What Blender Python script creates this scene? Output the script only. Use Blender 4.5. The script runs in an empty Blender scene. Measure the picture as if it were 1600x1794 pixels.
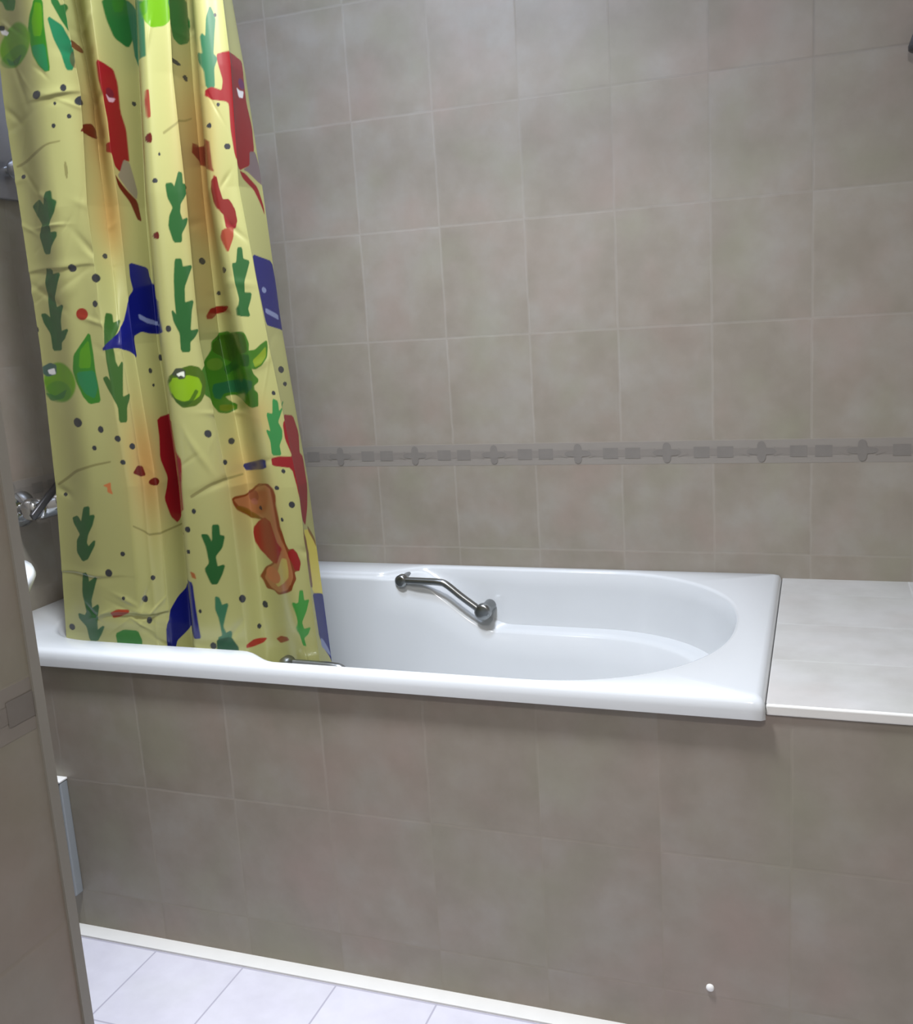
import bpy, bmesh, math
import numpy as np
from mathutils import Vector, Matrix

S = bpy.context.scene
C = bpy.data.collections.new('bathroom'); S.collection.children.link(C)

# ---------------------------------------------------------------- camera, exposure, lights
cam = bpy.data.cameras.new('camera'); camo = bpy.data.objects.new('camera', cam); C.objects.link(camo)
def cam_axes(pitch, yaw, roll):
    cy, sy, cp, sp = math.cos(yaw), math.sin(yaw), math.cos(pitch), math.sin(pitch)
    fwd = Vector((-sy*cp, cy*cp, -sp)); right = Vector((cy, sy, 0)); up = right.cross(fwd)
    r = right*math.cos(roll) + up*math.sin(roll)
    u = -right*math.sin(roll) + up*math.cos(roll)
    return r, u, fwd
R_, U_, F_ = cam_axes(0.19530, 0.35593, -0.06333)
M = Matrix(((R_.x, U_.x, -F_.x), (R_.y, U_.y, -F_.y), (R_.z, U_.z, -F_.z))).to_4x4()
M.translation = Vector((0.2148, -2.1995, 1.2062))
camo.matrix_world = M
cam.sensor_fit = 'VERTICAL'; cam.sensor_height = 36.0; cam.lens = 36.0*1741.78/1794.0
cam.clip_start = 0.02
S.camera = camo
S.view_settings.view_transform = 'Standard'; S.view_settings.look = 'None'
S.view_settings.gamma = 1.0; S.view_settings.use_curve_mapping = False
S.view_settings.exposure = 0.0

w = bpy.data.worlds.new('world'); S.world = w; w.use_nodes = True
w.node_tree.nodes['Background'].inputs[0].default_value = (0.8, 0.85, 1, 1)
w.node_tree.nodes['Background'].inputs[1].default_value = 0.15
LAMP = (-0.60, -0.74, 2.42)
FILL_FRONT = (-0.48, -1.15, 2.42)  # unseen lamp, added to brighten panel, curtain and floor
FILL_REAR = (0.22, -2.4, 2.42)  # unseen lamp, added behind the camera as fill from the front
def area_light(name, loc, size, power, color, spread=180):
    l = bpy.data.lights.new(name, 'AREA'); l.shape = 'DISK'; l.size = size
    l.energy = power; l.color = color; l.spread = math.radians(spread)
    o = bpy.data.objects.new(name, l); o.location = loc; C.objects.link(o); return o
area_light('lamp_light', (LAMP[0], LAMP[1], 2.40), 0.26, 21, (0.66, 0.77, 1.0))
area_light('lamp_light', (FILL_FRONT[0], FILL_FRONT[1], 2.40), 0.26, 27, (0.90, 0.93, 1.0), 125)
area_light('lamp_light', (FILL_REAR[0], FILL_REAR[1], 2.40), 0.26, 19, (1.0, 0.96, 0.92))

# ---------------------------------------------------------------- helpers
def setp(o, label=None, cat=None, group=None, kind=None):
    if label: o['label'] = label
    if cat: o['category'] = cat
    if group: o['group'] = group
    if kind: o['kind'] = kind
    return o
def empty(name, loc, label, cat, group=None):
    o = bpy.data.objects.new(name, None); o.location = loc; o.empty_display_size = .05
    C.objects.link(o); return setp(o, label, cat, group)
def obj(name, bm, mats, parent=None, smooth=True, autosm=None):
    """bm is in world coordinates; the mesh is moved under its parent's origin."""
    bmesh.ops.recalc_face_normals(bm, faces=bm.faces)
    me = bpy.data.meshes.new(name); bm.to_mesh(me); bm.free()
    if not isinstance(mats, (list, tuple)): mats = [mats]
    for m in mats: me.materials.append(m)
    for p in me.polygons: p.use_smooth = smooth
    if autosm is not None: me.set_sharp_from_angle(angle=math.radians(autosm))
    o = bpy.data.objects.new(name, me); C.objects.link(o)
    if parent:
        o.parent = parent
        org = Vector((0, 0, 0)); q = parent
        while q: org += q.location; q = q.parent
        for v in me.vertices: v.co -= org
    return o
def box(bm, x0, x1, y0, y1, z0, z1, bev=0.0, mi=0, seg=2):
    r = bmesh.ops.create_cube(bm, size=1)
    for v in r['verts']:
        v.co = Vector(((x0+x1)/2+v.co.x*(x1-x0), (y0+y1)/2+v.co.y*(y1-y0), (z0+z1)/2+v.co.z*(z1-z0)))
    fs = set(f for v in r['verts'] for f in v.link_faces)
    for f in fs: f.material_index = mi
    if bev:
        es = list(set(e for v in r['verts'] for e in v.link_edges))
        bmesh.ops.bevel(bm, geom=es, offset=bev, segments=seg, affect='EDGES', profile=.5)
def rings(bm, loops, close0=True, close1=True, cyc=True, mi=0):
    vs = [[bm.verts.new(p) for p in l] for l in loops]
    n = len(vs[0])
    for a, b in zip(vs[:-1], vs[1:]):
        for i in range(n if cyc else n-1):
            f = bm.faces.new((a[i], a[(i+1) % n], b[(i+1) % n], b[i])); f.material_index = mi
    if close0: bm.faces.new(vs[0][::-1]).material_index = mi
    if close1: bm.faces.new(vs[-1]).material_index = mi
def lathe(bm, origin, axis, prof, n=40, mi=0, sx=1.0):
    """prof: list of (distance along axis, radius)"""
    a = Vector(axis).normalized(); t = a.orthogonal().normalized(); b = a.cross(t); o = Vector(origin)
    rings(bm, [[o + a*d + (t*math.cos(2*math.pi*i/n) + b*math.sin(2*math.pi*i/n)*sx)*max(r, 1e-4) for i in range(n)] for d, r in prof], mi=mi)
def tube(bm, pts, r, n=16, mi=0):
    """smooth tube through pts (Catmull-Rom), radius number or list"""
    P = [Vector(p) for p in pts]; rr = r if isinstance(r, list) else [r]*len(P)
    Q = []; RR = []
    for i in range(len(P)-1):
        p0 = P[max(i-1, 0)]; p1 = P[i]; p2 = P[i+1]; p3 = P[min(i+2, len(P)-1)]
        for k in range(8):
            s = k/8; Q.append(0.5*((2*p1)+(-p0+p2)*s+(2*p0-5*p1+4*p2-p3)*s*s+(-p0+3*p1-3*p2+p3)*s**3)); RR.append(rr[i]*(1-s)+rr[i+1]*s)
    Q.append(P[-1]); RR.append(rr[-1])
    t = (Q[1]-Q[0]).normalized(); u = t.orthogonal().normalized(); L = []
    for i, q in enumerate(Q):
        t = (Q[min(i+1, len(Q)-1)]-Q[max(i-1, 0)]).normalized()
        u = (u - t*u.dot(t)).normalized(); v = t.cross(u)
        L.append([q + (u*math.cos(2*math.pi*k/n)+v*math.sin(2*math.pi*k/n))*RR[i] for k in range(n)])
    rings(bm, L, mi=mi)

# ---------------------------------------------------------------- materials
def lin(c):
    return tuple(((v/255)/12.92 if v/255 <= .04045 else ((v/255+.055)/1.055)**2.4) for v in c)+(1.0,)
def mat(name, color, rough=.5, metal=0.0, **kw):
    m = bpy.data.materials.new(name); m.use_nodes = True
    b = m.node_tree.nodes['Principled BSDF']
    b.inputs['Base Color'].default_value = color; b.inputs['Roughness'].default_value = rough
    b.inputs['Metallic'].default_value = metal
    for k, v in kw.items(): b.inputs[k].default_value = v
    return m
def noise_variation(m, scale, amount, bump=0.0):
    nt = m.node_tree; b = nt.nodes['Principled BSDF']; N = nt.nodes.new
    g = N('ShaderNodeNewGeometry'); n = N('ShaderNodeTexNoise'); n.inputs['Scale'].default_value = scale; n.inputs['Detail'].default_value = 5
    nt.links.new(g.outputs['Position'], n.inputs['Vector'])
    mx = N('ShaderNodeMix'); mx.data_type = 'RGBA'; c = b.inputs['Base Color'].default_value[:]
    mx.inputs[6].default_value = tuple(v*(1-amount) for v in c[:3])+(1,); mx.inputs[7].default_value = tuple(min(1, v*(1+amount)) for v in c[:3])+(1,)
    nt.links.new(n.outputs['Fac'], mx.inputs[0]); nt.links.new(mx.outputs[2], b.inputs['Base Color'])
    if bump:
        bp = N('ShaderNodeBump'); bp.inputs['Strength'].default_value = bump; bp.inputs['Distance'].default_value = .002
        nt.links.new(n.outputs['Fac'], bp.inputs['Height']); nt.links.new(bp.outputs[0], b.inputs['Normal'])
    return m
def tile_mat(name, ua, va, u0, v0, tu, tv, grout_w, dark, mid, light, pink, green, grout, rough=.35, gstr=1.0, bump=.25):
    """Ceramic tiles on plane axes ua, va (0=x,1=y,2=z)."""
    m = bpy.data.materials.new(name); m.use_nodes = True
    nt = m.node_tree; N = nt.nodes.new; L = nt.links.new; b = nt.nodes['Principled BSDF']
    g = N('ShaderNodeNewGeometry'); sp = N('ShaderNodeSeparateXYZ'); L(g.outputs['Position'], sp.inputs[0])
    def mth(op, a, c=None):
        n = N('ShaderNodeMath'); n.operation = op
        for i, v in enumerate((a, c)):
            if v is None: continue
            if isinstance(v, (int, float)): n.inputs[i].default_value = v
            else: L(v, n.inputs[i])
        return n.outputs[0]
    def cell(ax, o, t):
        s = mth('DIVIDE', mth('SUBTRACT', sp.outputs[ax], o), t)
        fl = mth('FLOOR', s); fr = mth('SUBTRACT', s, fl)
        d = mth('MULTIPLY', mth('MINIMUM', fr, mth('SUBTRACT', 1.0, fr)), t)
        return fl, d
    fu, du = cell(ua, u0, tu); fv, dv = cell(va, v0, tv)
    d = mth('MINIMUM', du, dv)
    mr = N('ShaderNodeMapRange'); mr.interpolation_type = 'SMOOTHSTEP'
    mr.inputs[1].default_value = grout_w*.45; mr.inputs[2].default_value = grout_w*1.1
    L(d, mr.inputs[0])                                   # 0 in grout, 1 on tile
    cid = N('ShaderNodeCombineXYZ'); L(fu, cid.inputs[0]); L(fv, cid.inputs[1])
    wn = N('ShaderNodeTexWhiteNoise'); L(cid.outputs[0], wn.inputs[0])
    off = N('ShaderNodeVectorMath'); off.operation = 'MULTIPLY_ADD'
    L(wn.outputs['Color'], off.inputs[0]); off.inputs[1].default_value = (.6, .6, .6); L(g.outputs['Position'], off.inputs[2])
    def nz(scale, detail, rgh=.55):
        n = N('ShaderNodeTexNoise'); n.inputs['Scale'].default_value = scale; n.inputs['Detail'].default_value = detail
        n.inputs['Roughness'].default_value = rgh; L(off.outputs[0], n.inputs['Vector']); return n
    n1 = nz(9, 5); n2 = nz(5, 2); n3 = nz(30, 4)
    for l_ in list(n2.inputs['Vector'].links): nt.links.remove(l_)
    L(g.outputs['Position'], n2.inputs['Vector'])
    cr = N('ShaderNodeValToRGB'); e = cr.color_ramp.elements
    e[0].position = .32; e[0].color = lin(dark); e[1].position = .70; e[1].color = lin(light)
    em = e.new(.5); em.color = lin(mid); L(n1.outputs['Fac'], cr.inputs[0])
    def mix(f, a, c):
        x = N('ShaderNodeMix'); x.data_type = 'RGBA'
        if isinstance(f, (int, float)): x.inputs[0].default_value = f
        else: L(f, x.inputs[0])
        for i, v in ((6, a), (7, c)):
            if isinstance(v, tuple): x.inputs[i].default_value = lin(v)
            else: L(v, x.inputs[i])
        return x.outputs[2]
    def rng(v, a, c, lo, hi):
        r = N('ShaderNodeMapRange'); L(v, r.inputs[0]); r.inputs[1].default_value = a; r.inputs[2].default_value = c
        r.inputs[3].default_value = lo; r.inputs[4].default_value = hi; return r.outputs[0]
    col = mix(rng(n2.outputs['Fac'], .52, .72, 0, .55), cr.outputs[0], pink)
    col = mix(rng(n2.outputs['Fac'], .48, .28, 0, .5), col, green)
    hv = N('ShaderNodeHueSaturation'); L(col, hv.inputs['Color'])
    L(mth('ADD', mth('ADD', rng(wn.outputs['Value'], 0, 1, .985, 1.015), rng(n3.outputs['Fac'], .3, .7, -.03, .03)), 0.0), hv.inputs['Value'])
    inv = mth('SUBTRACT', 1.0, mr.outputs[0])
    col = mix(mth('MULTIPLY', inv, gstr), hv.outputs[0], grout)
    L(col, b.inputs['Base Color'])
    L(rng(mr.outputs[0], 0, 1, .8, rough), b.inputs['Roughness'])
    bp = N('ShaderNodeBump'); bp.inputs['Strength'].default_value = bump; bp.inputs['Distance'].default_value = .001
    L(mth('ADD', mr.outputs[0], mth('MULTIPLY', n3.outputs['Fac'], .25)), bp.inputs['Height']); L(bp.outputs[0], b.inputs['Normal'])
    return m

BEIGE = dict(dark=(133, 125, 112), mid=(140, 132, 120), light=(146, 140, 130), pink=(147, 129, 119), green=(136, 135, 114), grout=(158, 153, 143), gstr=.16, bump=.12, rough=.4)
ZB0, ZB1 = 0.855, 0.905          # patterned tile border
def wall_tiles(name, ua, u0, v0=ZB0, **kw):
    d = dict(BEIGE); d.update(kw)
    return tile_mat(name, ua, 2, u0, v0, .20, .25, .003, **d)
M_back = wall_tiles('beige_wall_tiles_x', 0, 0.0, v0=ZB1)
M_side = wall_tiles('beige_wall_tiles_y', 1, 0.0, v0=ZB1)
M_front = wall_tiles('beige_front_tiles', 0, 0.0, v0=ZB1)
M_part = wall_tiles('beige_partition_tiles', 1, -1.512, v0=ZB1)
M_apron = wall_tiles('beige_apron_tiles', 0, -.02, v0=.085)
M_ledge = tile_mat('cream_ledge_tiles', 0, 1, .143, -.72, .25, .20, .002, **dict(BEIGE, dark=(170, 168, 163), mid=(177, 176, 172), light=(183, 182, 179), pink=(179, 173, 168), green=(171, 172, 164), grout=(186, 185, 180)))
M_floor = tile_mat('white_floor_tiles', 0, 1, -.02, -.955, .20, .20, .0022, dark=(194, 192, 200), mid=(198, 196, 204), light=(201, 200, 207), pink=(198, 196, 200), green=(197, 198, 198), grout=(160, 157, 168), rough=.4, bump=.1)
M_white = mat('white_wall_paint', lin((225, 225, 225)), .7)
noise_variation(M_white, 20, .02)
M_enamel = mat('white_enamel', lin((198, 201, 202)), .16); noise_variation(M_enamel, 3, .01)
M_enamel.node_tree.nodes['Principled BSDF'].inputs['Coat Weight'].default_value = .3
M_chrome = mat('chrome', (.62, .63, .64, 1), .12, 1.0); noise_variation(M_chrome, 60, .04)
M_dchrome = mat('worn_chrome', (.30, .31, .31, 1), .28, 1.0); noise_variation(M_dchrome, 60, .08)
M_plate = mat('grey_metal_plate', (.32, .32, .34, 1), .38, .6); noise_variation(M_plate, 30, .08)
M_plastic = mat('grey_white_plastic', lin((138, 143, 145)), .35); noise_variation(M_plastic, 12, .04)
M_panel = mat('light_grey_plastic', lin((152, 156, 158)), .35); noise_variation(M_panel, 12, .04)
M_wplastic = mat('white_plastic', lin((235, 235, 232)), .4); noise_variation(M_wplastic, 12, .03)
M_trim = mat('pale_corner_trim', lin((142, 139, 131)), .35); noise_variation(M_trim, 12, .05)
M_seal = mat('white_sealant', lin((214, 213, 208)), .5); noise_variation(M_seal, 30, .05)
M_band = mat('border_ground', lin((135, 129, 121)), .4); noise_variation(M_band, 25, .05)
M_motif = mat('border_motif', lin((120, 115, 109)), .35); noise_variation(M_motif, 40, .1)
M_motif2 = mat('border_bar', lin((127, 121, 114)), .35); noise_variation(M_motif2, 40, .08)
M_darkmetal = mat('dark_grey_metal', (.10, .10, .105, 1), .35, .7); noise_variation(M_darkmetal, 30, .1)

# ---------------------------------------------------------------- room shell
XL, XR, HR, YF = -1.459, .143, .614, -.735      # tub left / right, rim height, front lip
def struct(name, mats, *boxes, bev=0.0):
    bm = bmesh.new()
    for b in boxes: box(bm, *b, bev=bev)
    return setp(obj(name, bm, mats, smooth=False), kind='structure')
RX = .80; BY = -3.0; CZ = 2.48
struct('floor', M_floor, (XL-.1, RX+.1, BY-.1, .1, -.08, 0))
struct('ceiling', M_white, (XL-.1, RX+.1, BY-.1, .1, CZ, CZ+.08))
struct('wall_back', M_back, (XL-.1, RX+.1, 0, .1, 0, CZ))
struct('wall_left', M_side, (XL-.1, XL, BY, 0, 0, CZ))
struct('wall_right', M_side, (RX, RX+.1, BY, 0, 0, CZ))
struct('wall_front', M_front, (XL-.1, RX+.1, BY-.1, BY, 0, CZ))
PX, PY = -.466, -1.512
struct('wall_partition', M_part, (XL, PX, BY, PY, 0, CZ))

def listello(name, axis, a0, a1, face, sgn, zc, phase):
    """patterned border strip: ground, bars, squares and flower-shaped diamonds, 20 cm repeat"""
    bm = bmesh.new(); h = .025; th = .0003
    def quad(pts, off, mi):
        vs = []
        for a, z in pts:
            n = face + sgn*off
            vs.append(bm.verts.new((a, n, z) if axis == 0 else (n, a, z)))
        f = bm.faces.new(vs); f.material_index = mi
    def clip(pts): return [(min(max(a, a0), a1), z) for a, z in pts]
    # ground: shallow box
    if axis == 0: box(bm, a0, a1, min(face, face+sgn*th), max(face, face+sgn*th), zc-h, zc+h)
    else: box(bm, min(face, face+sgn*th), max(face, face+sgn*th), a0, a1, zc-h, zc+h)
    k0 = int(math.floor((a0-phase)/.2))-1; k1 = int(math.ceil((a1-phase)/.2))+1
    for k in range(k0, k1):
        c = phase + .2*k
        def put(pts, off, mi):
            p = [(c+a, zc+z) for a, z in pts]
            if max(q[0] for q in p) < a0 or min(q[0] for q in p) > a1: return
            quad(clip(p), off, mi)
        put([(-.1, -.008), (.1, -.008), (.1, .008), (-.1, .008)], th+.0003, 2)
        for s in (-.075, .075):
            put([(s-.017, -.012), (s+.017, -.012), (s+.017, .012), (s-.017, .012)], th+.0006, 1)
        fl = []
        for i in range(32):
            t = 2*math.pi*i/32; r = .0165+.0065*math.cos(4*t)
            fl.append((r*math.cos(t)*1.35, r*math.sin(t)))
        put(fl, th+.0009, 1)
        put([(-.045, -.0035), (-.025, -.010), (-.025, .010), (-.045, .0035)], th+.0006, 2)
        put([(.045, -.0035), (.025, -.010), (.025, .010), (.045, .0035)], th+.0006, 2)
    return setp(obj(name, bm, [M_band, M_motif, M_motif2], smooth=False), kind='structure')
listello('trim_1', 0, XL, RX, 0, -1, .880, .1)
listello('trim_2', 1, PY, 0, XL, 1, .880, .1)
listello('trim_3', 1, BY, PY-.010, PX, 1, .880, PY-.1)
struct('trim_4', M_trim, (PX-.009, PX+.0025, PY-.009, PY+.003, 0, CZ))
struct('trim_5', M_seal, (XL, RX, -.753, -.716, -.001, .004))      # pale sealant strip along the tub panel

# ---------------------------------------------------------------- tiled panel under the tub, ledge beside it
bm = bmesh.new(); box(bm, XL, RX, -.72, -.70, 0, HR-.030)
obj_apron = setp(obj('tub_panel', bm, M_apron, smooth=False), 'beige tiled panel wall below the white rim of the bathtub, down to the floor', 'tub panel')
led = empty('tiled_ledge', (.45, -.36, 0), 'pale cream tiled ledge at the right-hand end of the bathtub', 'ledge')
bm = bmesh.new(); box(bm, XR+.0005, RX, -.715, 0, HR-.028, HR-.013)
obj('ledge_top', bm, M_ledge, led, smooth=False)
bm = bmesh.new(); box(bm, XR+.0005, RX, -.7245, -.715, HR-.0285, HR-.0125, bev=.002)
obj('edge_strip', bm, M_seal, led, smooth=False)['label'] = 'thin white edge strip'

# ---------------------------------------------------------------- bathtub
def sst(a, b, x):
    t = np.clip((x-a)/(b-a), 0, 1); return t*t*(3-2*t)
NS = 170
def outline(xl, xr, al, ar, nl, nr, front, back, cyl=-.372):
    """closed outline: front side left->right then back side right->left. front/back(x) give distances from the centre line."""
    s = np.linspace(0, 1, NS); x = xl+(xr-xl)*(1-np.cos(np.pi*s))/2
    f = np.ones(NS)
    u = np.clip((xl+al-x)/al, 0, 1); f = np.minimum(f, np.maximum(1-u**nl, 0)**(1/nl))
    u = np.clip((x-(xr-ar))/ar, 0, 1); f = np.minimum(f, np.maximum(1-u**nr, 0)**(1/nr))
    yf = cyl-front(x)*f; yb = cyl+back(x)*f
    X = np.concatenate([x, x[::-1][1:-1]]); Y = np.concatenate([yf, yb[::-1][1:-1]])
    return X, Y
def stepf(lo, hi): return lambda x: lo+(hi-lo)*sst(-.80, -.705, x)
def stepb(lo, hi): return lambda x: lo+(hi-lo)*sst(-.785, -.665, x)
def tub_shell():
    bm = bmesh.new(); L = []
    A = outline(-1.345, .072, .21, .33, 2.6, 2.25, stepf(.292, .338), stepb(.266, .335))
    A2 = outline(-1.353, .080, .21, .335, 2.6, 2.25, stepf(.300, .346), stepb(.273, .343))
    B = outline(-1.325, .055, .21, .32, 2.6, 2.2, stepf(.276, .325), stepb(.261, .323))
    Cc = outline(-1.318, .012, .21, .30, 2.6, 2.2, stepf(.268, .270), stepb(.258, .278))
    D = outline(-1.29, -.12, .20, .28, 2.5, 2.3, stepf(.235, .215), stepb(.235, .22))
    Eo = outline(-1.24, -.22, .18, .26, 2.5, 2.3, stepf(.19, .165), stepb(.17, .15))
    dl = np.where(B[1] < -.372, .024+.108*sst(-.80, -.62, B[0]), .011+.121*sst(-.70, -.46, B[0]))
    fade = 1-.0*B[0]
    n = len(A[0])
    # outer rectangle matched by ray from centre of each outline sample
    def rect(in_, zz):
        x0, x1, y0, y1 = XL+in_, XR-in_, YF+in_, -.0-in_
        pts = []
        for i in range(n):
            x, y = A[0][i], A[1][i]
            xi = x0+(x1-x0)*(x-(-1.345))/(.072+1.345); side = y > -.372
            # spread samples along left / right edges by mapping end closures
            k = (x-(-1.345))/.21; kr = (.072-x)/.33
            if k < 1:
                f = abs(y+.372)/(.256 if side else .292); 
                if f < .8: px, py = x0, -.372+(y1+.372 if side else y0+.372)*(f/.8)
                else: px, py = x0+((x+0)-x0)*((f-.8)/.2)**1.0, (y1 if side else y0)
                pts.append((px, py, zz)); continue
            if kr < 1:
                f = abs(y+.372)/(.335 if side else .338)
                if f < .8: px, py = x1, -.372+(y1+.372 if side else y0+.372)*(f/.8)
                else: px, py = x1+(x-x1)*((f-.8)/.2), (y1 if side else y0)
                pts.append((px, py, zz)); continue
            pts.append((x, y1 if side else y0, zz))
        return pts
    def ring(O, z): return [(float(O[0][i]), float(O[1][i]), float(z if np.isscalar(z) else z[i])) for i in range(n)]
    def lerp(O, P, t): return (O[0]*(1-t)+P[0]*t, O[1]*(1-t)+P[1]*t)
    H = HR
    L.append(rect(.004, H-.036)); L.append(rect(0, H-.034)); L.append(rect(0, H-.020))
    L.append(rect(.002, H-.010)); L.append(rect(.007, H-.003)); L.append(rect(.016, H))
    L.append(ring(A2, H)); L.append(ring(lerp(A2, A, .6), H-.0015)); L.append(ring(lerp(A2, A, 1.0), H-.006))
    L.append(ring(lerp(A, B, .15), H-.006-(dl-.006)*.30)); L.append(ring(lerp(A, B, .75), H-.006-(dl-.006)*.86))
    L.append(ring(B, H-dl)); L.append(ring(lerp(B, Cc, .5), H-dl-.002)); L.append(ring(lerp(B, Cc, .9), H-dl-.004))
    L.append(ring(Cc, H-dl-.008))
    for t in (.25, .5, .75, .92):
        L.append(ring(lerp(Cc, D, t), (H-dl-.008)*(1-t)+(H-.37)*t))
    L.append(ring(D, H-.385)); L.append(ring(lerp(D, Eo, .5), H-.408)); L.append(ring(Eo, H-.415))
    # bottom spine
    vs = [[bm.verts.new(p) for p in l] for l in L]
    for a, b in zip(vs[:-1], vs[1:]):
        for i in range(n): bm.faces.new((a[i], a[(i+1) % n], b[(i+1) % n], b[i]))
    last = vs[-1]                                  # floor: front sample i pairs with its back twin
    for i in range(NS-1):
        a0, a1 = last[i], last[i+1]; b0 = last[(n-i) % n]; b1 = last[n-i-1]
        q = []
        for v in (a0, a1, b1, b0):
            if v not in q: q.append(v)
        if len(q) >= 3: bm.faces.new(q)
    bmesh.ops.remove_doubles(bm, verts=bm.verts, dist=1e-5)
    return bm
tub = empty('bathtub', (-.658, -.37, 0), 'white enamel bathtub with sloped armrests set between tiled walls', 'bathtub')
o = obj('tub_shell', tub_shell(), M_enamel, tub, autosm=50)
def handle(y, side, dz=0.0):
    """side: +1 back wall of tub, -1 front wall"""
    wy = y+side*.055
    bm = bmesh.new()
    P = [(-.712, y, .597), (-.690, y, .597), (-.650, y, .5965), (-.618, y, .5955), (-.600, y, .590), (-.565, y, .563), (-.530, y, .538), (-.520, y, .531)]
    P = [(a, c, d+dz) for a, c, d in P]
    tube(bm, P, .0084, 20)
    h = obj('grab_handle', bm, M_dchrome, tub); h['label'] = 'bent chrome grab handle'
    for (x, z, r) in ((-.714, .596, .015), (-.514, .528, .0195)):
        bm = bmesh.new()
        lathe(bm, (x, y-side*.010, z+dz), (0, side, 0), [(0, .004), (.001, r*.75), (.004, r), (.018, r), (.022, r*.85), (.03, r*.7), (.065, r*.75)], 36)
        m = obj('handle_mount', bm, M_dchrome, h)
handle(-.105, 1)
handle(-.655, -1, -.008)
bm = bmesh.new(); lathe(bm, (-1.10, -.372, HR-.4147), (0, 0, 1), [(0, .03), (.002, .032), (.004, .028), (.003, .012), (.002, .0)], 32)
obj('drain', bm, M_chrome, tub)

# ---------------------------------------------------------------- ceiling lamp and two added fill lamps
M_glow = mat('lit_glass', (1, 1, 1, 1), .4); b = M_glow.node_tree.nodes['Principled BSDF']
b.inputs['Emission Color'].default_value = (.93, .95, 1, 1); b.inputs['Emission Strength'].default_value = 6
for P, lb in ((LAMP, 'round white ceiling lamp above the bathtub'), (FILL_FRONT, 'unseen round ceiling lamp added as fill in front of the bathtub'), (FILL_REAR, 'unseen round ceiling lamp added as fill behind the camera')):
    lamp = empty('ceiling_lamp', (P[0], P[1], CZ), lb, 'ceiling lamp')
    bm = bmesh.new(); lathe(bm, (P[0], P[1], CZ), (0, 0, -1), [(0, .17), (.02, .17), (.028, .16), (.03, .14)], 48)
    obj('lamp_base', bm, M_wplastic, lamp)
    bm = bmesh.new(); lathe(bm, (P[0], P[1], CZ-.03), (0, 0, -1), [(0, .14), (.015, .138), (.03, .12), (.035, .08), (.038, .0)], 48)
    obj('lamp_glass', bm, M_glow, lamp)

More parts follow.
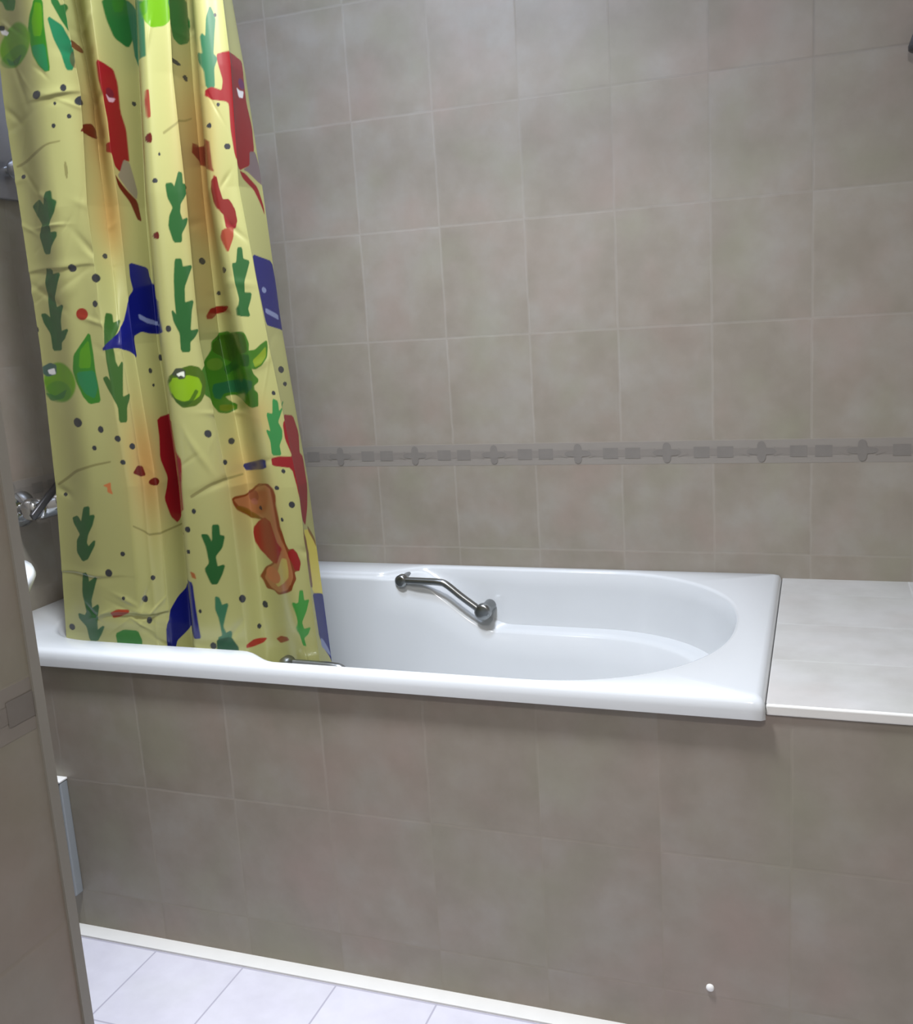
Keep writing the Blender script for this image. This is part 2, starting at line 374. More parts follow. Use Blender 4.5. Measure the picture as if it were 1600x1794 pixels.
# ---------------------------------------------------------------- shower curtain
# soft orange tints, then printed motifs, in curtain coordinates (u, z) x 1000: polygons, or ellipses (cu, cz, ru, rz)
PRINT = [
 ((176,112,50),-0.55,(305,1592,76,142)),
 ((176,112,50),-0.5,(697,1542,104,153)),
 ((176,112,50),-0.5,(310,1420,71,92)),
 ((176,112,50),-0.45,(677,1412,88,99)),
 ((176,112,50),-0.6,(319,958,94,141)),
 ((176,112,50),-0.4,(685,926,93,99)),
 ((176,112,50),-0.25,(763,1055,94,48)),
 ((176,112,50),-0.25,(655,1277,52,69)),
 ((46,112,26),1,[19,1823,31,1820,80,1805,70,1792,36,1803,27,1818]),
 ((46,112,26),1,[137,1792,163,1791,156,1751,156,1719,155,1676,143,1675,129,1685,117,1707,114,1747,122,1768]),
 ((92,142,12),0.6,[139,1789,160,1785,153,1748,144,1733,124,1735,124,1761]),
 ((30,110,70),0.8,[117,1720,153,1719,153,1676,143,1675,129,1685,117,1707]),
 ((30,110,70),1,[173,1763,210,1745,226,1718,249,1710,217,1673,203,1674,196,1700,182,1727]),
 ((38,98,44),1,[190,1789,209,1788,215,1778,229,1778,255,1787,227,1750,232,1735,213,1755]),
 ((92,24,14),0.9,(255,1720,19,7)),
 ((92,24,14),0.5,(230,1688,15,14)),
 ((38,98,44),1,[376,1796,422,1808,426,1769,426,1742,415,1727,393,1737,382,1764]),
 ((46,112,26),0.6,[392,1800,415,1806,409,1785,395,1781]),
 ((52,104,72),1,[422,1808,508,1750,509,1710,508,1658,435,1709,428,1755,423,1789]),
 ((92,142,12),1,[506,1744,516,1749,635,1754,618,1720,588,1711,544,1707,511,1718]),
 ((46,112,26),0.6,[506,1750,535,1749,528,1730,508,1725]),
 ((38,98,44),1,[612,1751,675,1776,694,1740,672,1707,652,1694,641,1698,634,1720]),
 ((52,104,72),1,[817,1728,833,1711,821,1686,810,1655,824,1648,808,1634,805,1603,771,1604,770,1632,757,1650,755,1661,770,1654,768,1687,787,1681,798,1711]),
 ((128,22,27),1,[825,1655,854,1658,927,1659,967,1656,961,1626,961,1586,976,1549,970,1511,946,1482,903,1470,870,1494,858,1535,858,1577,845,1581,790,1584,765,1591,767,1601,794,1604,833,1598,840,1614,825,1642]),
 ((80,30,90),0.8,(947,1616,13,9)),
 ((225,225,225),1,[924,1606,936,1603,953,1605,946,1593,930,1592]),
 ((112,98,98),1,[951,1506,974,1508,1000,1476,996,1452,970,1457,936,1471,921,1473,946,1482]),
 ((128,22,27),1,[903,1470,927,1467,966,1447,983,1414,981,1401,966,1423,950,1443,914,1459]),
 ((128,22,27),1,[336,1692,363,1688,383,1681,389,1658,389,1610,398,1581,399,1535,399,1525,386,1527,372,1504,356,1513,348,1533,325,1539,329,1552,346,1554,352,1591,340,1631,335,1662]),
 ((90,20,40),0.8,(369,1638,10,9)),
 ((190,150,160),1,[358,1635,366,1630,381,1631,376,1624,365,1623]),
 ((112,98,98),0.7,[372,1504,386,1527,399,1523,406,1501,415,1473,411,1458,388,1474,363,1497]),
 ((92,24,14),1,[351,1499,388,1471,413,1455,421,1419,408,1422,391,1453,358,1479]),
 ((92,24,14),1,[220,1569,250,1585,266,1591,283,1580,293,1571,266,1566,250,1568]),
 ((140,62,44),1,[508,1611,515,1610,518,1568,508,1566,506,1592]),
 ((92,24,14),1,(511,1534,7,8)),
 ((118,55,34),1,[662,1537,765,1525,767,1477,770,1470,744,1482,658,1515]),
 ((128,22,27),1,[770,1467,788,1436,778,1404,764,1411,760,1442]),
 ((128,22,27),1,[800,1423,833,1419,844,1390,828,1375,783,1376,784,1403]),
 ((48,50,52),1,(113,1639,11,7)),
 ((48,50,52),1,(186,1644,8,6)),
 ((48,50,52),1,(230,1620,20,8)),
 ((48,50,52),1,(193,1596,6,4)),
 ((48,50,52),1,(147,1583,6,4)),
 ((48,50,52),1,(157,1620,4,3)),
 ((48,50,52),1,(639,1660,13,4)),
 ((48,50,52),1,(660,1642,5,5)),
 ((48,50,52),1,(421,1630,6,4)),
 ((48,50,52),1,(741,1579,2,3)),
 ((48,50,52),1,(770,1544,7,4)),
 ((48,50,52),1,(840,1509,13,5)),
 ((48,50,52),1,(23,1513,6,4)),
 ((48,50,52),1,(518,1464,8,4)),
 ((48,50,52),1,(541,1507,4,3)),
 ((48,50,52),1,(835,1715,6,3)),
 ((48,50,52),1,(815,1576,7,3)),
 ((112,105,58),0.7,[7,1535,87,1547,126,1556,162,1557,160,1555,124,1553,90,1542,9,1531]),
 ((112,105,58),0.6,[558,1543,589,1553,648,1568,665,1578,665,1576,648,1565,589,1549,559,1539]),
 ((112,105,58),0.7,(170,1506,5,15)),
 ((92,142,12),1,(59,1736,56,35)),
 ((46,112,26),0.5,(52,1718,49,16)),
 ((38,98,44),0.8,[19,1724,37,1713,82,1715,60,1703,27,1709]),
 ((225,225,225),1,[10,1774,24,1771,37,1763,29,1760,14,1766]),
 ((40,50,40),1,[11,1780,23,1776,21,1772,10,1774]),
 ((34,84,38),1,[53,1460,74,1463,89,1450,103,1472,116,1473,116,1459,126,1454,117,1436,100,1420,99,1401,117,1401,116,1394,93,1376,87,1366,66,1368,53,1402,74,1419,52,1442,41,1456]),
 ((34,84,38),1,[62,1339,84,1337,86,1327,113,1328,94,1304,77,1283,83,1266,109,1270,100,1257,92,1242,90,1221,116,1225,100,1209,84,1202,80,1188,46,1188,46,1219,26,1240,20,1257,34,1257,53,1247,53,1284,52,1312]),
 ((34,84,38),1,[555,1458,571,1459,579,1451,584,1458,598,1477,609,1475,607,1457,637,1454,614,1439,592,1426,587,1411,594,1397,614,1400,608,1392,587,1376,585,1362,565,1362,554,1388,559,1405,571,1419,558,1436]),
 ((34,84,38),1,[564,1332,579,1332,581,1318,614,1320,599,1306,581,1285,578,1256,607,1260,597,1243,587,1207,618,1209,599,1196,584,1189,579,1172,558,1173,561,1204,545,1226,541,1245,555,1234,554,1264,557,1300]),
 ((34,84,38),1,[820,1342,838,1342,833,1323,861,1319,843,1305,820,1288,808,1266,841,1265,831,1255,810,1240,813,1227,767,1229,768,1241,783,1256,778,1285,780,1316,801,1317]),
 ((52,88,35),1,[252,1249,266,1247,266,1230,299,1236,276,1215,259,1195,258,1160,265,1147,282,1159,273,1131,263,1091,295,1098,272,1075,265,1046,245,1047,249,1076,223,1109,210,1130,222,1133,235,1120,232,1165,235,1196]),
 ((135,42,24),1,(167,1251,19,11)),
 ((120,34,20),1,[654,1233,665,1246,695,1250,748,1246,712,1239,680,1235,665,1227,655,1227]),
 ((16,22,98),1,[369,1340,426,1331,432,1313,501,1266,501,1233,504,1206,411,1209,385,1214,353,1205,353,1164,315,1180,268,1187,219,1183,270,1204,312,1230,338,1269,375,1289,368,1313]),
 ((120,130,165),1,[381,1246,408,1236,502,1223,499,1219,408,1227,382,1237]),
 ((16,22,98),1,[896,1330,983,1319,997,1279,990,1234,996,1199,950,1205,903,1211,896,1253,890,1297]),
 ((120,130,165),1,[914,1239,973,1226,974,1217,910,1231]),
 ((120,130,165),1,(923,1270,11,5)),
 ((46,112,26),1,[126,1177,153,1195,183,1216,185,1179,183,1146,186,1114,186,1087,153,1084,136,1099,124,1124,117,1148]),
 ((92,142,12),0.5,[146,1184,177,1203,177,1166,170,1151,134,1152]),
 ((30,110,70),0.8,[126,1144,182,1146,186,1114,170,1093,143,1103,127,1124]),
 ((92,142,12),1,(59,1126,59,38)),
 ((46,112,26),0.5,(49,1107,49,21)),
 ((38,98,44),0.8,[1,1106,33,1099,82,1112,63,1094,16,1089]),
 ((60,90,80),1,[0,1157,27,1164,50,1159,47,1142,14,1137,0,1143]),
 ((225,225,225),1,[16,1150,41,1153,44,1142,30,1141,19,1143]),
 ((52,98,20),1,[635,1153,648,1162,657,1171,661,1186,685,1199,710,1202,724,1198,765,1200,775,1194,783,1180,774,1166,807,1167,840,1176,871,1182,868,1172,856,1155,825,1142,794,1136,773,1137,777,1126,794,1117,791,1113,768,1107,767,1098,780,1092,770,1071,757,1068,731,1077,701,1087,692,1087,662,1086,671,1076,698,1068,695,1059,665,1055,647,1059,632,1073,617,1088,604,1093,599,1105,598,1129,614,1140]),
 ((45,72,12),0.85,[661,1184,691,1197,722,1197,764,1199,771,1193,773,1178,768,1165,748,1160,711,1145,691,1153,665,1163,657,1169]),
 ((28,80,48),0.9,[645,1110,685,1111,751,1118,768,1114,765,1101,744,1088,702,1091,664,1091,654,1081,641,1085,638,1099]),
 ((28,72,20),0.9,[705,1145,755,1162,774,1160,767,1140,748,1142,702,1130,691,1123,677,1133]),
 ((85,112,32),0.7,(657,1145,20,11)),
 ((88,115,35),0.7,(735,1124,15,12)),
 ((125,140,25),0.7,[787,1150,825,1161,861,1173,853,1156,823,1143,794,1138]),
 ((110,110,15),0.5,[649,1071,680,1068,694,1065,691,1059,662,1058,648,1062]),
 ((62,88,14),1,[505,1119,509,1132,529,1138,554,1144,575,1147,598,1143,611,1132,612,1115,602,1095,588,1082,571,1074,538,1072,519,1083,508,1094]),
 ((125,165,12),0.85,[506,1116,516,1127,539,1126,565,1130,592,1124,598,1110,587,1092,568,1084,541,1084,518,1090,508,1101]),
 ((40,75,10),0.8,[509,1094,526,1086,542,1082,558,1085,578,1104,585,1100,568,1084,551,1076,534,1075,519,1083]),
 ((55,62,45),1,[518,1133,532,1142,548,1142,557,1138,554,1126,539,1125,532,1131]),
 ((215,218,200),1,[532,1133,544,1136,555,1137,554,1127,545,1131,538,1129]),
 ((48,50,52),1,(153,1335,13,7)),
 ((48,50,52),1,(232,1314,17,8)),
 ((48,50,52),1,(217,1268,10,6)),
 ((48,50,52),1,(266,1354,6,5)),
 ((48,50,52),1,(657,1330,7,6)),
 ((48,50,52),1,(754,1308,6,5)),
 ((48,50,52),1,(700,1273,5,4)),
 ((48,50,52),1,(522,1214,11,6)),
 ((48,50,52),1,(449,1160,11,6)),
 ((48,50,52),1,(395,1137,6,5)),
 ((48,50,52),1,(398,1109,4,3)),
 ((48,50,52),1,(937,1130,16,6)),
 ((48,50,52),1,(944,1104,11,4)),
 ((48,50,52),1,(854,1091,6,3)),
 ((48,50,52),1,(0,1229,4,5)),
 ((48,50,52),1,(522,1464,8,4)),
 ((48,50,52),1,(107,1048,13,8)),
 ((48,50,52),1,(175,1035,8,5)),
 ((92,24,14),1,(512,1374,7,6)),
 ((112,22,17),1,[763,1458,780,1463,791,1435,795,1424,824,1424,843,1406,841,1384,811,1381,798,1393,771,1404,761,1419,760,1441]),
 ((140,58,36),1,[768,1375,818,1378,810,1361,770,1335,761,1362]),
 ((128,22,27),1,[393,1046,501,1052,502,1015,504,991,512,975,506,924,506,877,422,833,398,849,379,888,391,908,399,929,382,967,391,1008]),
 ((92,24,14),1,[260,946,279,960,303,959,309,940,286,939]),
 ((92,24,14),1,(339,925,25,8)),
 ((128,22,27),1,[900,1052,956,1046,974,1013,956,978,974,969,967,912,948,876,921,847,901,858,877,907,868,956,783,962,783,975,820,978,883,976,864,1008,868,1036]),
 ((25,30,80),1,[682,954,712,961,761,973,760,958,695,946]),
 ((48,120,60),1,[845,1080,864,1076,860,1056,914,1075,880,1064,845,1040,857,1025,851,1012,831,998,831,981,793,982,798,1006,788,1026,807,1022,804,1056,831,1053]),
 ((112,54,20),1,[632,899,642,902,671,901,690,905,710,918,724,924,757,929,767,920,770,907,767,890,768,868,768,846,780,817,791,806,815,807,831,799,843,782,830,765,804,763,807,749,783,737,764,724,735,713,724,719,704,719,698,734,692,742,708,762,728,772,748,787,761,802,751,814,740,826,731,853,707,855,684,855,657,869,644,877,635,889]),
 ((150,98,58),1,[638,897,672,897,695,903,715,916,748,925,760,920,761,905,761,887,761,867,761,844,767,819,777,802,787,787,793,763,791,752,768,738,760,727,737,718,715,724,702,740,714,760,735,772,750,785,761,799,745,813,742,834,738,856,717,859,707,858,662,876,648,885]),
 ((105,75,15),0.8,[644,883,655,882,690,867,711,859,707,854,685,856,660,870,645,877]),
 ((110,55,40),0.6,(700,899,16,11)),
 ((150,95,85),0.5,(701,887,9,6)),
 ((110,60,20),0.9,(717,876,5,3)),
 ((165,150,80),1,[750,771,761,789,770,787,770,768,767,752,755,740,737,729,730,736,740,753]),
 ((165,95,58),1,(728,750,20,16)),
 ((128,20,16),1,[692,838,705,850,728,861,745,856,750,836,755,817,764,807,757,796,745,776,734,775,718,782,700,794,690,810,687,825]),
 ((128,20,16),1,[785,801,815,807,831,797,843,779,830,764,807,767,797,782,784,791]),
 ((34,84,38),1,[49,854,66,859,80,846,93,878,109,881,107,862,122,864,113,844,97,824,90,806,97,797,117,812,114,802,90,773,73,767,56,784,59,808,73,822,52,844]),
 ((34,84,38),1,[70,739,82,742,87,722,113,736,103,714,89,685,90,666,113,678,102,638,102,620,123,633,112,615,100,600,77,598,70,626,46,641,44,651,66,649,74,659,64,696]),
 ((34,84,38),1,[545,833,557,832,565,816,569,820,572,850,584,850,584,830,595,828,587,807,569,790,572,768,589,772,581,755,568,736,558,736,546,765,558,777,554,809]),
 ((52,104,72),1,[564,709,569,707,574,691,588,695,578,670,571,649,577,634,589,639,585,616,594,607,569,607,562,626,572,630,568,666,562,684]),
 ((18,70,40),1,[559,622,587,626,601,607,601,599,557,599]),
 ((60,135,55),1,[815,727,834,727,833,707,864,709,837,686,800,665,807,652,850,655,830,642,797,634,804,618,781,620,765,652,773,669,765,704,784,702,798,704]),
 ((40,110,30),1,[159,617,185,626,226,625,239,606,236,587,165,584]),
 ((16,22,98),1,[496,741,509,738,512,693,516,649,519,626,506,625,499,638,416,611,376,599,362,579,326,581,330,630,358,661,401,687,443,700]),
 ((16,22,98),1,[911,719,1000,703,1000,668,1000,625,1000,573,948,604,921,634,916,679]),
 ((120,130,165),1,[927,629,941,625,1000,584,970,592,928,613]),
 ((225,205,60),0.6,[901,841,944,836,997,792,1000,707,911,719,917,781]),
 ((92,24,14),0.8,[880,850,913,823,917,781,917,730,896,732,890,779,877,821]),
 ((92,24,14),0.8,[934,845,980,810,983,797,936,833]),
 ((48,50,52),1,(107,1048,14,9)),
 ((48,50,52),1,(175,1033,9,6)),
 ((48,50,52),1,(147,998,7,5)),
 ((48,50,52),1,(227,1015,11,6)),
 ((48,50,52),1,(272,998,10,6)),
 ((48,50,52),1,(232,969,10,5)),
 ((48,50,52),1,(591,1022,10,7)),
 ((48,50,52),1,(660,1003,8,6)),
 ((48,50,52),1,(629,968,10,5)),
 ((48,50,52),1,(27,901,6,4)),
 ((48,50,52),1,(531,879,5,5)),
 ((48,50,52),1,(512,844,6,6)),
 ((48,50,52),1,(152,746,11,8)),
 ((48,50,52),1,(200,786,7,5)),
 ((48,50,52),1,(299,735,9,5)),
 ((48,50,52),1,(262,692,10,7)),
 ((48,50,52),1,(270,647,9,7)),
 ((48,50,52),1,(192,694,5,4)),
 ((48,50,52),1,(19,620,9,7)),
 ((48,50,52),1,(628,705,12,8)),
 ((48,50,52),1,(695,686,6,7)),
 ((48,50,52),1,(668,644,6,5)),
 ((48,50,52),1,(840,889,14,6)),
 ((48,50,52),1,(783,921,11,4)),
 ((48,50,52),1,(718,877,5,4)),
 ((48,50,52),1,(783,862,7,4)),
 ((48,50,52),1,(525,681,4,4)),
 ((48,50,52),1,(509,800,4,4)),
 ((48,50,52),1,(828,951,9,4)),
 ((48,50,52),1,(854,1091,9,4)),
 ((48,50,52),1,(548,610,7,7)),
 ((185,110,60),1,[157,924,182,930,180,918,185,906,169,911,170,920]),
 ((150,55,28),1,[147,662,169,670,206,670,206,664,173,654,153,651]),
 ((150,45,25),1,[625,612,651,621,691,618,674,610,648,607,624,606]),
 ((120,50,15),1,[711,620,724,629,741,631,745,626,721,614]),
 ((150,90,50),1,[509,761,519,757,522,746,512,749]),
 ((112,105,58),0.7,[525,909,571,929,617,940,675,941,675,938,615,935,572,924,528,904]),
 ((112,105,58),0.7,[6,923,74,953,134,966,192,972,192,969,134,962,79,949,9,919]),
 ((112,105,58),0.7,[242,844,310,822,501,835,501,832,310,818,242,841]),
]
KZ = [1.778, 1.638, 1.444, 1.19, 0.921, 0.601]
KX = [[-1.223, -1.088, -1.029, -1.071, -1.0, -0.978, -0.841, -0.808, -0.841, -0.746, -0.713, -0.743], [-1.23, -1.089, -1.018, -1.062, -0.998, -0.991, -0.851, -0.819, -0.846, -0.75, -0.709, -0.728], [-1.226, -1.091, -1.035, -1.048, -1.008, -1.009, -0.866, -0.818, -0.851, -0.754, -0.718, -0.716], [-1.225, -1.109, -1.044, -1.019, -1.012, -1.01, -0.881, -0.828, -0.844, -0.73, -0.693, -0.701], [-1.235, -1.113, -1.039, -1.013, -0.997, -0.989, -0.889, -0.806, -0.792, -0.707, -0.664, -0.674], [-1.263, -1.141, -1.065, -1.031, -1.007, -0.983, -0.916, -0.815, -0.783, -0.689, -0.661, -0.655]]
KY = [[-0.612, -0.665, -0.654, -0.57, -0.62, -0.521, -0.688, -0.661, -0.563, -0.669, -0.654, -0.578], [-0.612, -0.665, -0.654, -0.57, -0.62, -0.521, -0.688, -0.661, -0.563, -0.669, -0.654, -0.578], [-0.612, -0.665, -0.654, -0.589, -0.601, -0.521, -0.688, -0.661, -0.563, -0.669, -0.654, -0.578], [-0.612, -0.649, -0.646, -0.629, -0.602, -0.53, -0.68, -0.656, -0.568, -0.663, -0.649, -0.581], [-0.612, -0.643, -0.64, -0.626, -0.604, -0.545, -0.668, -0.648, -0.604, -0.654, -0.643, -0.587], [-0.612, -0.632, -0.63, -0.621, -0.607, -0.569, -0.648, -0.635, -0.607, -0.639, -0.632, -0.596]]
KT = [0.0, 0.13, 0.23, 0.29, 0.34, 0.45, 0.51, 0.62, 0.69, 0.77, 0.88, 1.0]

o_ = np.argsort(KZ); KZ = np.array(KZ)[o_]; KX = np.array(KX)[o_]; KY = np.array(KY)[o_]; KT = np.array(KT)
def curtain_surface(u, z):
    i = np.clip(np.searchsorted(KZ, z)-1, 0, len(KZ)-2); w = (z-KZ[i])/(KZ[i+1]-KZ[i]); w = np.clip(w, -.6, 1.6)
    j = np.clip(np.searchsorted(KT, u, side='right')-1, 0, len(KT)-2); s = (u-KT[j])/(KT[j+1]-KT[j]); se = s*s*(3-2*s)
    def g(A, s): return (A[i, j]*(1-s)+A[i, j+1]*s)*(1-w)+(A[i+1, j]*(1-s)+A[i+1, j+1]*s)*w
    return g(KX, s), g(KY, se)
def crinkles(u, z):
    """small creases of thin plastic sheet"""
    rng = np.random.RandomState(7); d = np.zeros_like(u)
    for k in range(110):
        cu, cz = rng.rand(), .5+rng.rand()*1.5; a = rng.uniform(-1.3, 1.3); L_ = rng.uniform(.012, .05); W_ = rng.uniform(.003, .008)
        if k > 50: cu, cz = rng.uniform(0, .3), rng.uniform(1.2, 1.8)      # left edge is the most crumpled
        if k > 95: cu, cz = rng.uniform(.1, .35), rng.uniform(.58, .70)
        du = (u-cu)*.62; dz = z-cz
        p = du*np.cos(a)+dz*np.sin(a); q = -du*np.sin(a)+dz*np.cos(a)
        d += rng.uniform(-.0022, .0022)*np.exp(-(p/L_)**2-(q/W_)**2)
    for (cu, cz, ln, amp) in ((.06, .738, .10, .0012), (.10, 1.337, .13, .0016), (.16, 1.633, .05, .003), (.24, .66, .10, .003)):
        d += amp*np.exp(-((u-cu)/ln)**2)*np.tanh((z-cz-.002*np.sin(u*40))/.002)*np.exp(-((z-cz)/.012)**2)
    d += .0010*np.sin(u*60+3*np.sin(z*4))*np.sin(z*3+1)
    return d
def build_curtain():
    NU, NZ = 500, 1000; z0, z1 = .515, 2.03
    u = np.linspace(0, 1, NU); z = np.linspace(z0, z1, NZ)
    Ug, Zg = np.meshgrid(u, z); U = Ug.ravel(); Z = Zg.ravel()
    X, Y = curtain_surface(U, Z); Y = Y-crinkles(U, Z)
    base = np.array(lin((163, 162, 103))[:3]); col = np.tile(base, (len(U), 1))
    # faint mottling of the print ground
    col *= (1+.03*np.sin(U*23+Z*5)*np.sin(Z*11+U*7))[:, None]
    def blend(idx, c, a):
        col[idx] = col[idx]*(1-a)+np.array(lin(c)[:3])*a
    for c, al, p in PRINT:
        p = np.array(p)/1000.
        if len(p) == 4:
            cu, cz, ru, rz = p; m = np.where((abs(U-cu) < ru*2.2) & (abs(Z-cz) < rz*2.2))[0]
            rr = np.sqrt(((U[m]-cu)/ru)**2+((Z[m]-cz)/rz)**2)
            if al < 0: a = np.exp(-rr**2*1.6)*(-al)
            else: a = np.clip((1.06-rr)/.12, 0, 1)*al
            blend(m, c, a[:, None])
        else:
            pu, pz = p[0::2], p[1::2]
            m = np.where((U > pu.min()-.004) & (U < pu.max()+.004) & (Z > pz.min()-.004) & (Z < pz.max()+.004))[0]
            if not len(m): continue
            uu, zz = U[m]*.6, Z[m]; ins = np.zeros(len(m), bool); n = len(pu); dist = np.full(len(m), 9.)
            qu = []; qz = []                        # soften the corners a little
            for i in range(n):
                j = (i+1) % n
                qu += [.88*pu[i]+.12*pu[j], .12*pu[i]+.88*pu[j]]; qz += [.88*pz[i]+.12*pz[j], .12*pz[i]+.88*pz[j]]
            n = len(qu); grow = .0016 if (c[1] > c[0] and c[0] < 60 and al == 1) else .0003
            for i in range(n):
                x1, y1, x2, y2 = qu[i]*.6, qz[i], qu[(i+1) % n]*.6, qz[(i+1) % n]
                if y1 != y2:
                    ins ^= ((y1 > zz) != (y2 > zz)) & (uu < (x2-x1)*(zz-y1)/(y2-y1)+x1)
                l2 = (x2-x1)**2+(y2-y1)**2+1e-12; t = np.clip(((uu-x1)*(x2-x1)+(zz-y1)*(y2-y1))/l2, 0, 1)
                dist = np.minimum(dist, np.hypot(uu-x1-t*(x2-x1), zz-y1-t*(y2-y1)))
            sd = np.where(ins, dist, -dist)+grow
            blend(m, c, (np.clip(sd/.0014+.5, 0, 1)*al)[:, None])
    me = bpy.data.meshes.new('shower_curtain')
    me.vertices.add(len(U)); me.vertices.foreach_set('co', np.stack([X, Y, Z], 1).ravel())
    i = (np.arange(NZ-1)[:, None]*NU+np.arange(NU-1)[None, :]).ravel()
    q = np.stack([i, i+1, i+NU+1, i+NU], 1)
    me.loops.add(q.size); me.polygons.add(len(q))
    me.polygons.foreach_set('loop_start', np.arange(0, q.size, 4)); me.loops.foreach_set('vertex_index', q.ravel())
    me.update(); me.polygons.foreach_set('use_smooth', [True]*len(q))
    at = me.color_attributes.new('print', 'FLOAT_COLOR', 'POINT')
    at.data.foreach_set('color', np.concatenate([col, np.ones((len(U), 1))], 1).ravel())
    me.validate()
    m = bpy.data.materials.new('printed_plastic_sheet'); m.use_nodes = True; nt = m.node_tree; b = nt.nodes['Principled BSDF']
    a = nt.nodes.new('ShaderNodeAttribute'); a.attribute_name = 'print'
    nt.links.new(a.outputs['Color'], b.inputs['Base Color']); b.inputs['Roughness'].default_value = .27; b.inputs['Specular IOR Level'].default_value = .8
    tr = nt.nodes.new('ShaderNodeBsdfTranslucent'); nt.links.new(a.outputs['Color'], tr.inputs[0])
    mx = nt.nodes.new('ShaderNodeMixShader'); mx.inputs[0].default_value = .12
    nt.links.new(b.outputs[0], mx.inputs[1]); nt.links.new(tr.outputs[0], mx.inputs[2])
    nt.links.new(mx.outputs[0], nt.nodes['Material Output'].inputs[0])
    me.materials.append(m)
    o = bpy.data.objects.new('shower_curtain', me); C.objects.link(o)
    return setp(o, 'yellow plastic shower curtain printed with sea animals, hanging into the bathtub', 'shower curtain')
build_curtain()
bm = bmesh.new(); lathe(bm, (XL, -.632, 2.035), (1, 0, 0), [(0, .012), (RX-XL, .012)], 20)
lathe(bm, (XL, -.632, 2.035), (1, 0, 0), [(0, .03), (.006, .03), (.012, .02)], 24)
lathe(bm, (RX, -.632, 2.035), (-1, 0, 0), [(0, .03), (.006, .03), (.012, .02)], 24)
setp(obj('curtain_rod', bm, M_chrome, autosm=40), 'straight chrome rod carrying the shower curtain', 'curtain rod')

# ---------------------------------------------------------------- tap on the left wall
ty, tz = -.47, .846
tap = empty('bath_tap', (XL, ty, tz), 'chrome mixer tap with a flat dark lever on the tiled wall left of the curtain', 'tap')
for dy, rr in ((-.012, .040), (.13, .030)):
    bm = bmesh.new(); lathe(bm, (XL, ty+dy, tz-.004), (1, 0, 0), [(0, rr), (.005, rr), (.014, rr*.8), (.020, rr*.55), (.045, rr*.5)], 36)
    obj('wall_flange', bm, M_chrome, tap, autosm=40)
bm = bmesh.new()
lathe(bm, (XL+.055, ty-.030, tz-.002), (0, 1, 0), [(0, .010), (.004, .021), (.014, .0255), (.10, .0255), (.17, .0255), (.182, .020), (.186, .010)], 40)
tube(bm, [(XL+.055, ty+.06, tz-.01), (XL+.09, ty+.06, tz-.020), (XL+.13, ty+.06, tz-.032), (XL+.142, ty+.06, tz-.05)], [.017, .016, .015, .014], 20)
obj('tap_body', bm, M_chrome, tap, autosm=60)
bm = bmesh.new(); lathe(bm, (XL+.052, ty-.055, tz), (0, 1, 0), [(0, .006), (.004, .019), (.012, .024), (.026, .024), (.030, .017)], 40)
obj('side_knob', bm, M_chrome, tap, autosm=50)
bm = bmesh.new(); lathe(bm, (XL+.055, ty+.035, tz), (1, 0, .25), [(0, .024), (.02, .024), (.034, .020), (.042, .012), (.044, .002)], 40)
obj('lever_hub', bm, M_chrome, tap, autosm=50)
bm = bmesh.new()
box(bm, -.005, .005, -.010, .118, -.0085, .0085, bev=.0035)
rot = Matrix.Rotation(math.radians(33), 4, 'X')
for v in bm.verts: v.co = rot @ v.co + Vector((XL+.092, ty-.072, tz-.004))
obj('lever', bm, M_darkmetal, tap, autosm=60)['label'] = 'flat dark lever'

# grey plate with a chrome knob higher on the left wall
sp_ = empty('shower_bracket', (XL, -.40, 1.5), 'grey metal wall plate with chrome knob, high up left of the curtain', 'shower bracket')
bm = bmesh.new(); box(bm, XL, XL+.018, -.475, -.352, 1.512, 1.86, bev=.003)
obj('backplate', bm, M_plate, sp_, smooth=False)
bm = bmesh.new(); lathe(bm, (XL+.016, -.392, 1.573), (1, 0, 0), [(0, .012), (.012, .012), (.016, .021), (.022, .0235), (.040, .0235), (.048, .019), (.051, .004)], 40)
obj('knob', bm, M_chrome, sp_, autosm=50)
bm = bmesh.new(); lathe(bm, (XL+.016, -.362, 1.540), (1, 0, 0), [(0, .008), (.01, .008), (.014, .005), (.015, .001)], 24)
obj('screw_cap', bm, M_chrome, sp_, autosm=50)

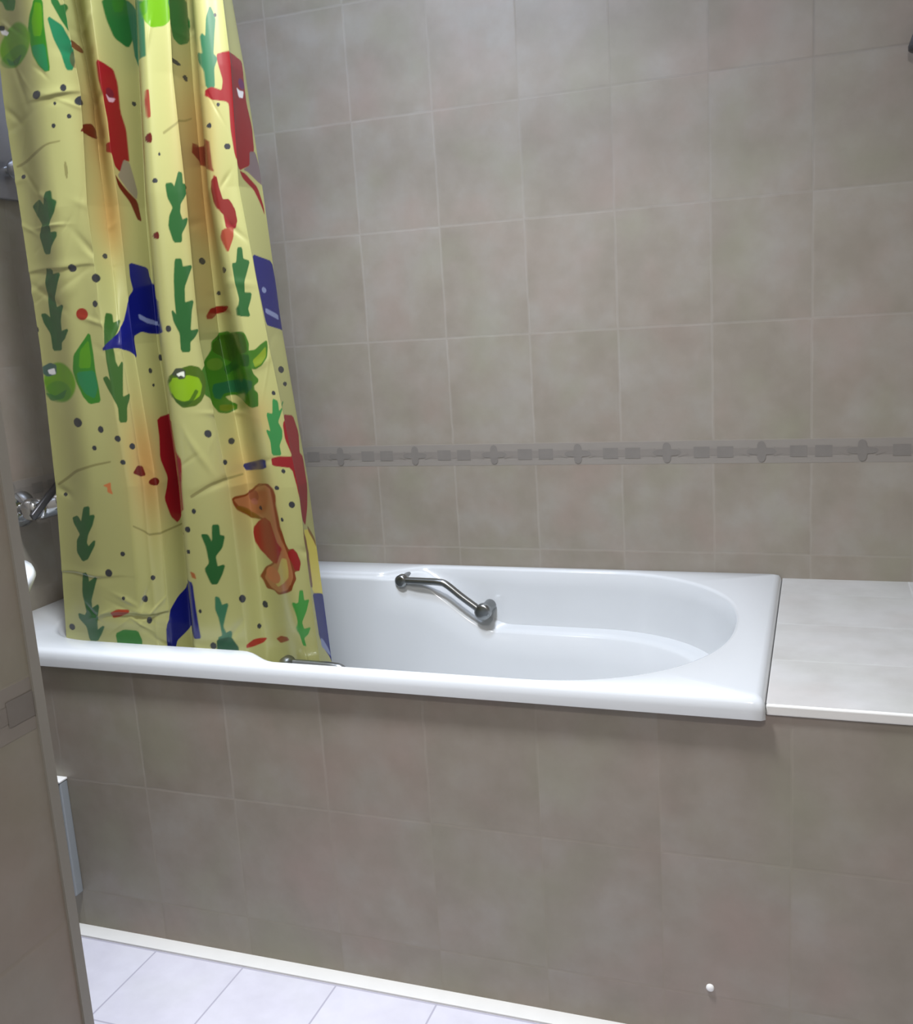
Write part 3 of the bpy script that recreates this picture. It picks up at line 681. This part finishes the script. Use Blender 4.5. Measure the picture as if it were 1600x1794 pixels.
# ---------------------------------------------------------------- washbasin seen past the wall corner
bas = empty('washbasin', (-1.035, PY, .70), 'white ceramic washbasin, only its rounded front edge seen past the wall corner', 'washbasin')
def basin():
    bm = bmesh.new(); cx = -1.035; n = 64
    def ring(rx, ry, z, s=0.0):
        pts = []
        for i in range(n):
            t = 2*math.pi*i/n; x = math.cos(t); y = math.sin(t)
            yy = PY+.002+ry*max((y+.55)/1.55, 0) if True else 0
            pts.append((cx+rx*math.copysign(abs(x)**.8, x), yy+s*1, z))
        return pts
    top = BASZ
    prof = [(.10, .22, top-.19), (.17, .34, top-.15), (.215, .43, top-.09), (.24, .485, top-.035), (.247, .499, top-.012), (.245, .496, top-.003), (.236, .487, top), (.215, .46, top-.001), (.205, .44, top-.012), (.18, .40, top-.07), (.11, .28, top-.12), (.02, .20, top-.13)]
    L = []
    for k, (rx, ry, z) in enumerate(prof): L.append(ring(rx, ry, z, .0 if k < 7 else .0))
    rings(bm, L)
    return bm
BASZ = .882
obj('basin', basin(), M_enamel, bas, autosm=60)

# ---------------------------------------------------------------- slim vent cover and cap on the tub panel, fixture at right
vent = empty('vent_cover', (-1.24, -.72, .08), 'slim pale grey upright box on the tub panel beside the wall corner', 'vent cover')
bm = bmesh.new(); box(bm, -1.285, -1.213, -.742, -.72, .082, .334, bev=.003)
obj('cover_frame', bm, M_plastic, vent, smooth=False)
bm = bmesh.new(); box(bm, -1.272, -1.232, -.746, -.7415, .094, .320, bev=.002)
obj('cover_panel', bm, M_panel, vent, smooth=False)
bm = bmesh.new(); box(bm, -1.286, -1.212, -.744, -.7205, .3345, .3385, bev=.001)  # light falling on the box top, put in as a white strip
obj('lit_top', bm, M_wplastic, vent, smooth=False)['label'] = 'white top strip, overhead light put into its colour'
bm = bmesh.new(); lathe(bm, (.055, -.72, .1015), (0, -1, 0), [(0, .0065), (.002, .0065), (.004, .005), (.005, .001)], 24)
setp(obj('screw_cap', bm, M_wplastic, autosm=50), 'tiny white screw cap low on the beige tub panel', 'cap')
fx = empty('wall_hook', (.39, 0, 1.65), 'dark grey tapered metal hook cut by the right picture edge', 'hook')
bm = bmesh.new(); lathe(bm, (.392, -.032, 1.634), (0, 0, 1), [(0, .022), (.003, .026), (.010, .0265), (.034, .018), (.060, .008), (.064, .002)], 32)
obj('hook_body', bm, M_darkmetal, fx, autosm=50)
bm = bmesh.new(); lathe(bm, (.392, 0, 1.672), (0, -1, 0), [(0, .016), (.004, .016), (.007, .006), (.032, .006)], 24)
obj('wall_plate', bm, M_darkmetal, fx, autosm=50)
